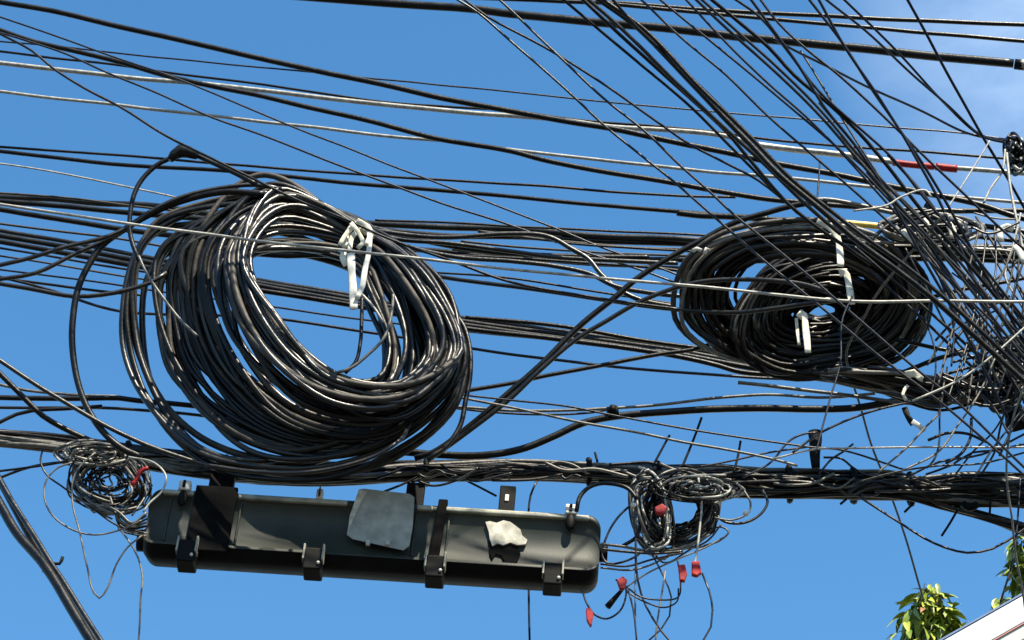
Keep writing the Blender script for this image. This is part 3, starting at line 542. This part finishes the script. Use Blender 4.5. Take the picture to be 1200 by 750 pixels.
for P, ww, q in [([(958, 258), (972, 266), (981, 278), (984, 295), (985, 313)], 8, 3.36), ([(984, 320), (990, 318), (995, 332), (999, 356)], 8, 3.35),
                 ([(936, 372), (941, 366), (944, 390), (946, 414)], 8, 3.35), ([(934, 372), (936, 390), (938, 404)], 4, 3.36), ([(1062, 440), (1072, 438), (1080, 442), (1078, 446)], 9, 3.36),
                 ([(1064, 452), (1058, 462), (1062, 470)], 4, 3.38)]:
    ribbon('strap', coil2, P, ww, q, 'cream')
for k in range(38):            # the tail of the coil, running on to the right edge
    u = k/25; a = r1.uniform(-1, 1); b = r1.uniform(-1, 1)
    P = [(985+r1.uniform(-20, 40), 438+7*a), (1050, 452+15*a+3*b), (1100, 461+18*a), (1150, 456+20*b), (1185, 442+28*b), (1200, 428+38*b)]
    part_run('tail_strand', coil2, P, r1.uniform(3, 5.4), (3.44+.03*a, 3.42+.04*b), r1.choice(['black', 'black', 'worn', 'faded', 'grey']), wob=.010)
hk = ribbon('strap_hook', coil2, [(1060, 476), (1064, 487), (1070, 496)], 7, 3.4, 'case_dark')
ribbon('strap_tip', coil2, [(1068, 494), (1076, 499), (1083, 505)], 6, 3.395, 'white')

# ------------------------------------------------------------------ main bundle
mb = empty('cable_bundle', at(600, 552, 3.62), 'thick bundle of many black cables carrying the splice box across the street', 'cable bundle')
env = [(-1, 513, 8), (75, 520, 9), (150, 533, 10), (220, 545, 13), (300, 554, 12), (400, 556, 11), (500, 552, 10), (600, 551, 10), (700, 553, 10), (770, 558, 11), (850, 564, 14), (925, 567, 15), (1000, 569, 14), (1067, 572, 13)]
r2_ = random.Random(21)
top_end = [(1130, 570, 18), (1200, 572, 20)]
low_end = [(1100, 590, 5), (1140, 601, 5), (1200, 620, 7)]
for k in range(84):
    ang = r2_.uniform(0, 6.28); rad = math.sqrt(r2_.random()); e = env + (low_end if k % 5 == 0 else top_end)
    P = []
    for (x, y, h) in e:
        ang += r2_.uniform(-.5, .7); rad = min(1, max(.15, rad+r2_.uniform(-.2, .2)))
        h *= 1.12; P.append((x, y+h*rad*math.sin(ang), .022*h/10*rad*math.cos(ang)))
    if 36 < k < 60:                                  # some strands join late
        P = P[r2_.choice([4, 6, 7, 8, 9, 10]):]
    elif k > 30: P = P[:r2_.choice([7, 9])]
    part_run('strand', mb, P, r2_.uniform(2.8, 5.6), 3.60, r2_.choice(['black', 'black', 'black', 'worn', 'grey'] if k % 6 else ['grey']), wob=.005)
# ties and their cut tails
for x, y, h in [(150, 533, 12), (265, 552, 14), (500, 552, 13), (690, 553, 12), (772, 558, 13), (925, 567, 17), (1000, 569, 16), (1067, 573, 15)]:
    bm = bmesh.new(); c0 = at(x, y, 3.6); s = mpp(x, y, 3.6)
    Q = [c0+Vector((r2_.uniform(-.001, .001), math.cos(a)*h*s*1.05, math.sin(a)*h*s*1.25)) for a in [q*math.pi/8 for q in range(16)]]
    tube(bm, Q, .0055, 6, closed=True); link('cable_tie', bm, 'case_dark', mb)
for P in [[(822, 489), (812, 516), (799, 548)], [(785, 510), (776, 526), (765, 546)], [(868, 517), (865, 534), (860, 554)], [(697, 530), (700, 541)], [(1122, 598), (1113, 614), (1104, 628)], [(992, 585), (985, 591)], [(1161, 588), (1160, 604)], [(800, 545), (812, 548)], [(1060, 600), (1070, 590)]]:
    part_run('tie_tail', mb, P, 2.6, 3.55, 'case_dark', wob=.001)
for k in range(46):
    x = r2_.choice([r2_.uniform(700, 1195), r2_.uniform(860, 1190), r2_.uniform(200, 700)]); yc = 553+(x-700)*.05 if x > 700 else 553
    L_ = r2_.uniform(14, 60); sg = r2_.choice([-1, 1]); h0 = r2_.uniform(-12, 12)
    P = [(x, yc+h0), (x+L_*.4, yc+h0*.8+sg*r2_.uniform(1, 8)), (x+L_*1.1, yc+h0*.4+sg*r2_.uniform(0, 9)), (x+L_*1.8, yc+r2_.uniform(-8, 8))]
    part_run('loose_strand', mb, P, r2_.uniform(1.8, 3.4), 3.555+.002*(k % 9), r2_.choice(['black', 'worn', 'grey', 'faded', 'navy']), wob=.006)
bm = bmesh.new(); tube(bm, spline(pts3([(956, 548), (955, 530), (956, 515), (955, 506)], 3.5), .006), lambda t: .0075+.005*t, 10, .002, flat=.7); link('upright_clamp', bm, 'case_dark', mb)
bm = bmesh.new(); tube(bm, spline(pts3([(1128, 590), (1136, 595), (1145, 591)], 3.55), .005), .007, 8); link('hook', bm, 'case_dark', mb)

# ------------------------------------------------------------------ splice box
BY = 3.50                                      # its front face
TL = at(170, 583, BY); TR = at(702, 616, BY); tilt = math.atan2(TR.z-TL.z, TR.x-TL.x)
BL = at(170, 655, BY)
ctr = at(436, 622, BY)
box = empty('splice_box', ctr, 'long faded black plastic splice box with blank grey sticker hanging under the cable bundle', 'splice box', rot=(0, -tilt, 0))
RI = (Matrix.Translation(ctr) @ box.rotation_euler.to_matrix().to_4x4()).inverted()
def lc(px, py, Y=BY): return RI @ at(px, py, Y)
xl = lc(168, 620).x; xr = lc(703, 640).x
zt_ = lc(436, 588).z; zb = lc(436, 664).z; zr = lc(436, 597).z; zf = lc(436, 653).z
zb = zf-.006
D = .085
# cross-section (y back, z up): top, front rim, face, chamfered lower half
prof = [(D, zt_-.006), (D-.008, zt_), (.012, zt_), (-.004, zt_-.003), (-.008, zr+.006), (-.006, zr), (0, zr-.004), (0, zf+.006), (-.006, zf+.002), (-.006, zf-.003), (0, zf-.006), (.006, zf-.012), (.020, zf-.017), (D-.020, zf-.006), (D-.004, zf+.004), (D, zf+.016)]
def loft(bm, x0, x1, r, ks, cap, steps=7):
    cy = D/2; cz = (zt_+zf)/2-.004; n = len(prof)
    left = [(x0+r*(1-math.cos(a)), r*(1-math.sin(a))) for a in [k/steps*math.pi/2 for k in range(steps+1)]]
    secs = left + [(x0+(x1-x0)*t, 0) for t in (.15, .3, .45, .6, .75, .88)] + [(x1-(x-x0), q) for x, q in left[::-1]]
    rings = []
    for x, ins in secs:
        ring = []
        for (y, z) in prof:
            dz = z-cz; dy = y-cy
            fz = max(0, (abs(dz)-ins)/max(1e-6, abs(dz))); fy = max(0, (abs(dy)-ins*.5)/max(1e-6, abs(dy)))
            ring.append(bm.verts.new((x, cy+dy*fy, cz+dz*fz)))
        rings.append(ring)
    for A, B in zip(rings, rings[1:]):
        for k in ks: bm.faces.new((A[k], A[(k+1) % n], B[(k+1) % n], B[k]))
    if cap: bm.faces.new(rings[0][::-1]); bm.faces.new(rings[-1])
    bmesh.ops.delete(bm, geom=[v for v in bm.verts if not v.link_faces], context='VERTS')
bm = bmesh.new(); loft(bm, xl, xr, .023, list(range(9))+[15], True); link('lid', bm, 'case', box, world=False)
bm = bmesh.new(); loft(bm, xl, xr, .023, range(9, 15), False); link('base_shell', bm, 'case_dark', box, world=False)  # black half of the case, its tone partly standing in for underside shade
def lbox(name, x0, x1, z0, z1, y0, y1, m, parent=box, bevel=.002, shear=0, label=None):
    bm = bmesh.new(); V = []
    for z in (z0, z1):
        for y in (y0, y1):
            for x in (x0, x1): V.append(bm.verts.new((x+(shear if z == z1 else 0), y, z)))
    for f in ((0, 1, 3, 2), (4, 6, 7, 5), (0, 4, 5, 1), (2, 3, 7, 6), (0, 2, 6, 4), (1, 5, 7, 3)): bm.faces.new([V[i] for i in f])
    o = link(name, bm, m, parent, world=False, smooth=False, bevel=bevel)
    if label: o['label'] = label
    return o
# rim along the top front, its highlight painted in as pale colour, in three lengths between the bands
def X(px): return lc(px, 620).x
for a, b in ((184, 221), (274, 404), (486, 505), (519, 664), (672, 690)):
    lbox('rim', X(a), X(b), zr-.001, zr+.0085, -.0125, -.003, 'case_rim', bevel=.003)
# recessed front panels' lower ledge (dark lower half) and bands
lbox('band', X(222), X(272), zf-.014, zt_+.006, -.011, -.002, 'band', label='wide black band at the left of the box, partly painted shade')  # strap and painted shade in one: its black also darkens the face
lbox('band', X(507), X(518), zf-.010, zt_+.006, -.014, -.002, 'band', shear=.006, label='narrow slanted black band')
for q in (193, 277, 485, 524): lbox('rib', X(q), X(q)+.0035, zf+.006, zr-.005, -.0035, .001, 'case', bevel=.001)
# bottom latches, four
for px in (225, 373, 515, 652):
    x = X(px); w2 = mpp(px, 660, BY)*11
    lt = lbox('latch', x-w2, x+w2, zf-.040, zf+.003, -.016, .026, 'case_dark', bevel=.003)
    lbox('latch_side', x-w2-.0022, x-w2+.0012, zf-.022, zf+.008, -.019, 0, 'case_rim', lt, .0008)
    lbox('latch_side', x+w2-.0012, x+w2+.0022, zf-.022, zf+.008, -.021, 0, 'case_rim', lt, .0008)
    bm = bmesh.new(); bmesh.ops.create_uvsphere(bm, u_segments=8, v_segments=6, radius=.0032); bmesh.ops.translate(bm, vec=(x+w2*.65, -.017, zf-.028), verts=bm.verts[:]); link('pin', bm, 'white', lt, world=False)
# upper clips
for px, sz in ((209, 1.0), (370, .55), (668, 1.0)):
    x = X(px); k = .0105*sz
    cl = lbox('clip', x-k, x+k, zt_-.010, zt_+.010, -.018, .002, 'white', bevel=.003)
    if sz == 1.0:
        bm = bmesh.new(); bmesh.ops.create_uvsphere(bm, u_segments=12, v_segments=8, radius=1)
        bmesh.ops.scale(bm, vec=(.0085, .006, .017), verts=bm.verts[:]); bmesh.ops.translate(bm, vec=(x, -.014, zr-.010), verts=bm.verts[:]); link('clip_hook', bm, 'case_dark', cl, world=False)
        lbox('clip_slot', x-.003, x+.002, zt_-.006, zt_+.008, -.021, -.016, 'case_dark', cl, .0008)
    else:
        lbox('clip_slot', x-.0012, x+.0012, zt_-.008, zt_+.011, -.021, -.016, 'case_dark', cl, .0005)
# hanger to the bundle
hg = lbox('hanger', X(590)-.014, X(590)+.014, zt_-.004, zt_+.072, .03, .045, 'case_dark', bevel=.002)
lbox('slot', X(590)-.004, X(590)+.003, zt_+.038, zt_+.052, .028, .031, 'white', hg, .001)
lbox('foot', X(590)-.022, X(590)+.040, zt_-.002, zt_+.006, .01, .06, 'case_dark', hg, .002)
h2 = lbox('hanger', X(247)-.022, X(247)+.022, zt_-.004, zt_+.075, .02, .035, 'case_dark', bevel=.002)
h2b = lbox('hanger', X(480)-.016, X(480)+.016, zt_-.004, zt_+.06, .02, .035, 'case_dark', bevel=.002)
# end port and end gland
bm = bmesh.new(); tube(bm, [Vector((xr-.004, .03, lc(703, 637).z)), Vector((xr+.014, .03, lc(703, 637).z))], .016, 14); link('cable_port', bm, 'case_dark', box, world=False)
bm = bmesh.new(); tube(bm, [Vector((xl+.004, .03, lc(168, 625).z)), Vector((xl-.012, .03, lc(168, 625).z))], .016, 14); link('cable_port', bm, 'case_dark', box, world=False)
# blank weathered sticker
def flat_poly(name, poly, y, th, m, parent=box, label=None):
    bm = bmesh.new(); A = [bm.verts.new((lc(a, b).x, y, lc(a, b).z)) for a, b in poly]; B = [bm.verts.new((v.co.x, y+th, v.co.z)) for v in A]
    n = len(A); bm.faces.new(A); bm.faces.new(B[::-1])
    for i in range(n): bm.faces.new((A[i], B[i], B[(i+1) % n], A[(i+1) % n]))
    o = link(name, bm, m, parent, smooth=False, world=False)
    if label: o['label'] = label
    return o
st = flat_poly('sticker', [(421, 579), (427, 578), (480, 584), (486, 588), (484, 622), (480, 645), (473, 650), (414, 637), (407, 632), (410, 612), (416, 594)], -.0145, .0015, 'sticker', label='blank weathered grey square sticker')
flat_poly('sticker_corner', [(421, 580), (432, 581), (424, 594), (416, 612), (409, 628), (410, 612), (416, 594)], -.0162, .001, 'paper', st, 'bleached left edge of the sticker')
for a in (435, 458): lbox('sticker_clip', X(a)-.004, X(a)+.003, lc(a, 642).z-.006, lc(a, 642).z+.004, -.019, -.0135, 'paper', st, .001)
# torn paper and the black patch below it
flat_poly('torn_sticker', [(569, 614), (574, 613), (582, 615), (590, 612), (598, 614), (605, 619), (610, 623), (612, 630), (618, 635), (616, 640), (606, 641), (598, 638), (590, 641), (583, 639), (577, 642), (574, 634), (573, 626)], -.0065, .0045, 'paper', label='torn white paper sticker')
flat_poly('black_patch', [(573, 634), (584, 640), (589, 637), (607, 641), (610, 650), (606, 660), (600, 664), (592, 660), (588, 652), (581, 650), (577, 656), (574, 650)], -.003, .0025, 'band', label='black patch under the torn sticker')

# ------------------------------------------------------------------ small wires round the box
c('wire hanging behind the splice box and straight down below it', [(630, 562), (622, 580), (619, 620), (619, 690), (621, 752)], 2.4, 3.66, 'navy')
c('short diagonal wire from the bundle down to the box hanger', [(545, 562), (565, 572), (582, 581)], 2.4, 3.6, 'black')
c('short wire rising from the box top into the bundle below the coil', [(450, 576), (470, 568), (490, 558)], 2.6, 3.56, 'black')
def tangle(root, cx, cy, rx, ry, n, tiltk, rgn, Y, mats, ww=(1.8, 3.2), inner=.55):
    for i in range(n):
        k = inner+(1-inner)*rgn.random(); ox = rgn.gauss(0, rx*.10); oy = rgn.gauss(0, ry*.12); ph = rgn.uniform(0, 6.28)
        P = []; turns = rgn.uniform(.6, 1.15); m_ = 9
        for q in range(m_+1):
            a = ph+2*math.pi*turns*q/m_
            P.append((cx+ox+rx*k*math.cos(a)+tiltk*ry*k*math.sin(a)+rgn.gauss(0, rx*.05), cy+oy+ry*k*math.sin(a)+rgn.gauss(0, ry*.06), .05*math.sin(a*1.3+i)+rgn.gauss(0, .006)))
        part_run('wire_loop', root, P, rgn.uniform(*ww), Y, rgn.choice(mats), wob=.006, ext=0)
r3 = random.Random(5)
lt_ = empty('wire_tangle', at(125, 520, 3.55), 'small tangle of thin wire hanging at the left end of the splice box', 'wire tangle')
tangle(lt_, 128, 566, 46, 36, 36, .25, r3, 3.5, ['black', 'black', 'worn', 'grey', 'navy'], inner=.3)
tangle(lt_, 112, 533, 44, 15, 20, .3, r3, 3.48, ['grey', 'pale', 'pale', 'worn', 'black'], inner=.3)
part_run('loose_wire', lt_, [(84, 542), (66, 549), (54, 562), (51, 580), (60, 602), (85, 620), (110, 626), (140, 621), (166, 610)], 2, 3.4, 'grey')
part_run('loose_wire', lt_, [(112, 530), (95, 545), (86, 560), (85, 590), (94, 625), (103, 665), (111, 695), (117, 701), (126, 690), (137, 662), (150, 642), (167, 628)], 2.1, 3.38, 'grey')
part_run('loose_wire', lt_, [(138, 618), (150, 634), (162, 655), (168, 680), (166, 700), (165, 725), (163, 752)], 2.1, 3.42, 'grey')
part_run('loose_wire', lt_, [(50, 525), (47, 540), (54, 556), (72, 570), (100, 590), (140, 618), (168, 625)], 2.1, 3.45, 'black')
part_run('loose_wire', lt_, [(150, 535), (180, 542), (194, 558), (190, 575), (175, 590), (168, 600)], 2.2, 3.36, 'pale')
bm = bmesh.new(); run_bm(bm, [(174, 548), (164, 553), (161, 560), (155, 568)], 4.6, 3.36, wob=.003); link('red_tape', bm, 'red', lt_)
for a in range(8):
    part_run('feed_wire', lt_, [(120+a*3, 590+r3.uniform(-8, 12)), (140, 600+a*3), (155, 612+a*2), (172, 600+a*4.2)], r3.uniform(1.8, 2.6), 3.44+.006*a, r3.choice(['black', 'worn', 'grey']))
rt = empty('wire_tangle', at(795, 560, 3.55), 'large tangle of thin wires hanging at the right end of the splice box', 'wire tangle')
tangle(rt, 797, 598, 44, 42, 44, -.15, r3, 3.48, ['black', 'black', 'worn', 'grey', 'navy'], inner=.5)
tangle(rt, 765, 600, 22, 46, 14, .15, r3, 3.44, ['black', 'worn', 'grey', 'pale'], inner=.5)
tangle(rt, 815, 572, 52, 17, 18, .2, r3, 3.42, ['grey', 'worn', 'black', 'pale'], inner=.25)
for P, ww, mm in [([(704, 637), (730, 640), (760, 645), (800, 642), (832, 626)], 3.2, 'grey'), ([(704, 643), (735, 646), (770, 648), (800, 646)], 3, 'worn'),
        ([(704, 661), (735, 664), (765, 656), (800, 648)], 2.2, 'black'), ([(704, 666), (740, 669), (765, 662), (795, 645), (825, 640)], 2.2, 'grey'),
        ([(676, 600), (680, 583), (690, 572), (703, 567), (718, 567), (735, 572), (746, 584)], 4.6, 'black'), ([(743, 588), (724, 606), (711, 628), (706, 652), (712, 660), (740, 655), (760, 640)], 2.5, 'navy'),
        ([(682, 690), (688, 708), (697, 721), (711, 726), (726, 718), (733, 704), (733, 688), (722, 680)], 2.2, 'navy'), ([(745, 575), (746, 640), (748, 680), (757, 710), (775, 740), (785, 752)], 2.3, 'navy'),
        ([(764, 650), (778, 678), (786, 700), (784, 722), (774, 738), (758, 753)], 1.9, 'navy'), ([(733, 688), (750, 700), (772, 704), (794, 701), (797, 684), (793, 655)], 1.9, 'navy'),
        ([(735, 694), (755, 705), (780, 712), (794, 705), (796, 690)], 1.8, 'navy'), ([(733, 688), (758, 672), (795, 655), (830, 640), (848, 630)], 1.9, 'grey'),
        ([(822, 672), (830, 692), (834, 715), (832, 735), (822, 753)], 2.2, 'navy'), ([(780, 668), (776, 695), (771, 725), (768, 753)], 2, 'grey'), ([(736, 692), (742, 715), (746, 752)], 2, 'navy'),
        ([(742, 560), (744, 600), (745, 660), (744, 700), (744, 735)], 1.9, 'grey'), ([(824, 640), (842, 634), (853, 623), (845, 618), (832, 620)], 2.1, 'navy'),
        ([(835, 598), (850, 611), (872, 613), (892, 603), (900, 588), (894, 575)], 3, 'worn'), ([(838, 606), (858, 609), (878, 600), (880, 588), (872, 574)], 2.2, 'grey'),
        ([(730, 640), (745, 630), (750, 615), (748, 600)], 4, 'black'), ([(818, 560), (822, 590), (820, 620), (817, 650), (815, 662)], 2.4, 'pale')]:
    part_run('loose_wire', rt, P, ww, 3.36+.008*r3.randint(0, 9), mm)
bm = bmesh.new(); tube(bm, pts3([(712, 711), (718, 704), (724, 697), (730, 690)], 3.38), lambda t: .0055-.0028*t, 10); link('plug', bm, 'case_dark', rt)
def red_tag(poly, Y=3.36, th=.009):
    cx = sum(p[0] for p in poly)/len(poly); cy = sum(p[1] for p in poly)/len(poly); poly = [(cx+(x-cx)*.88, cy+(y-cy)*.92) for x, y in poly]
    bm = bmesh.new(); prism(bm, poly, Y, Y+th); return link('red_tag', bm, 'red', rt, smooth=False, bevel=.0015)
red_tag([(686, 712), (691, 710), (696, 718), (694, 732), (692, 734), (687, 726)]); red_tag([(722, 679), (730, 674), (736, 679), (732, 690), (726, 690)])
red_tag([(766, 594), (776, 589), (783, 594), (779, 602), (768, 601)]); red_tag([(794, 661), (803, 660), (806, 672), (803, 681), (796, 680)]); red_tag([(810, 657), (820, 656), (823, 671), (817, 675), (810, 673)])
for x, y in ((874, 602), (742, 592)): 
    bm = bmesh.new(); bmesh.ops.create_uvsphere(bm, u_segments=8, v_segments=6, radius=.005); bmesh.ops.translate(bm, vec=at(x, y, 3.37), verts=bm.verts[:]); link('end_cap', bm, 'white', rt)

# ------------------------------------------------------------------ fitting, knot and tapes at the right edge
ft = empty('cable_fitting', at(1188, 185, 3.55), 'black knotted cable fitting at the right edge where slanting wires meet', 'fitting')
tangle(ft, 1190, 178, 13, 22, 22, .1, r3, 3.52, ['black', 'black', 'worn', 'navy', 'pale'], (2.4, 4.6), inner=.25)
bm = bmesh.new(); tube(bm, spline(pts3([(1190, 160), (1188, 172), (1190, 186), (1192, 198)], 3.56), .01), .009, 10, .004); link('clamp_body', bm, 'case_dark', ft)
kt = empty('cable_knot', at(1185, 455, 3.45), 'dense black knot of cables at the right edge below the coil tail', 'knot')
tangle(kt, 1182, 440, 28, 42, 60, -.2, r3, 3.42, ['black', 'black', 'worn', 'grey', 'navy'], (2.2, 4.6), inner=.25)
bm = bmesh.new(); prism(bm, [(1180, 470), (1197, 472), (1205, 492), (1190, 496), (1181, 490)], 3.44, 3.47); link('splice_block', bm, 'case_dark', kt, smooth=False, bevel=.003)
tp = empty('cable_joint', at(1090, 265, 3.4), 'messy cable joint with pale tapes above and right of the right coil', 'joint')
for P, ww, m_ in [([(1112, 262), (1117, 270), (1118, 279)], 9, 'cream'), ([(1174, 282), (1172, 270), (1180, 265), (1188, 268)], 8, 'white'), ([(1190, 288), (1196, 298), (1202, 308)], 8, 'white'),
                  ([(1085, 256), (1087, 268)], 6, 'cream'), ([(1058, 270), (1064, 280), (1070, 284)], 6, 'cream'), ([(820, 292), (826, 294), (832, 293)], 7, 'white'), ([(957, 258), (962, 262)], 8, 'cream')][:5]:
    ribbon('tape_piece', tp, P, ww, 3.28, m_, .4)
tangle(tp, 1090, 268, 62, 18, 30, .1, r3, 3.36, ['black', 'black', 'worn', 'grey'], (3, 6), inner=.08)
bt = empty('plastic_tie', at(822, 293, 3.42), 'small white plastic ties on the upper left of the right coil', 'tie')
ribbon('tie_end', bt, [(812, 294), (817, 291), (822, 293)], 5, 3.36, 'white', .6); ribbon('tie_end', bt, [(826, 298), (828, 292), (831, 294)], 5, 3.36, 'white', .6)
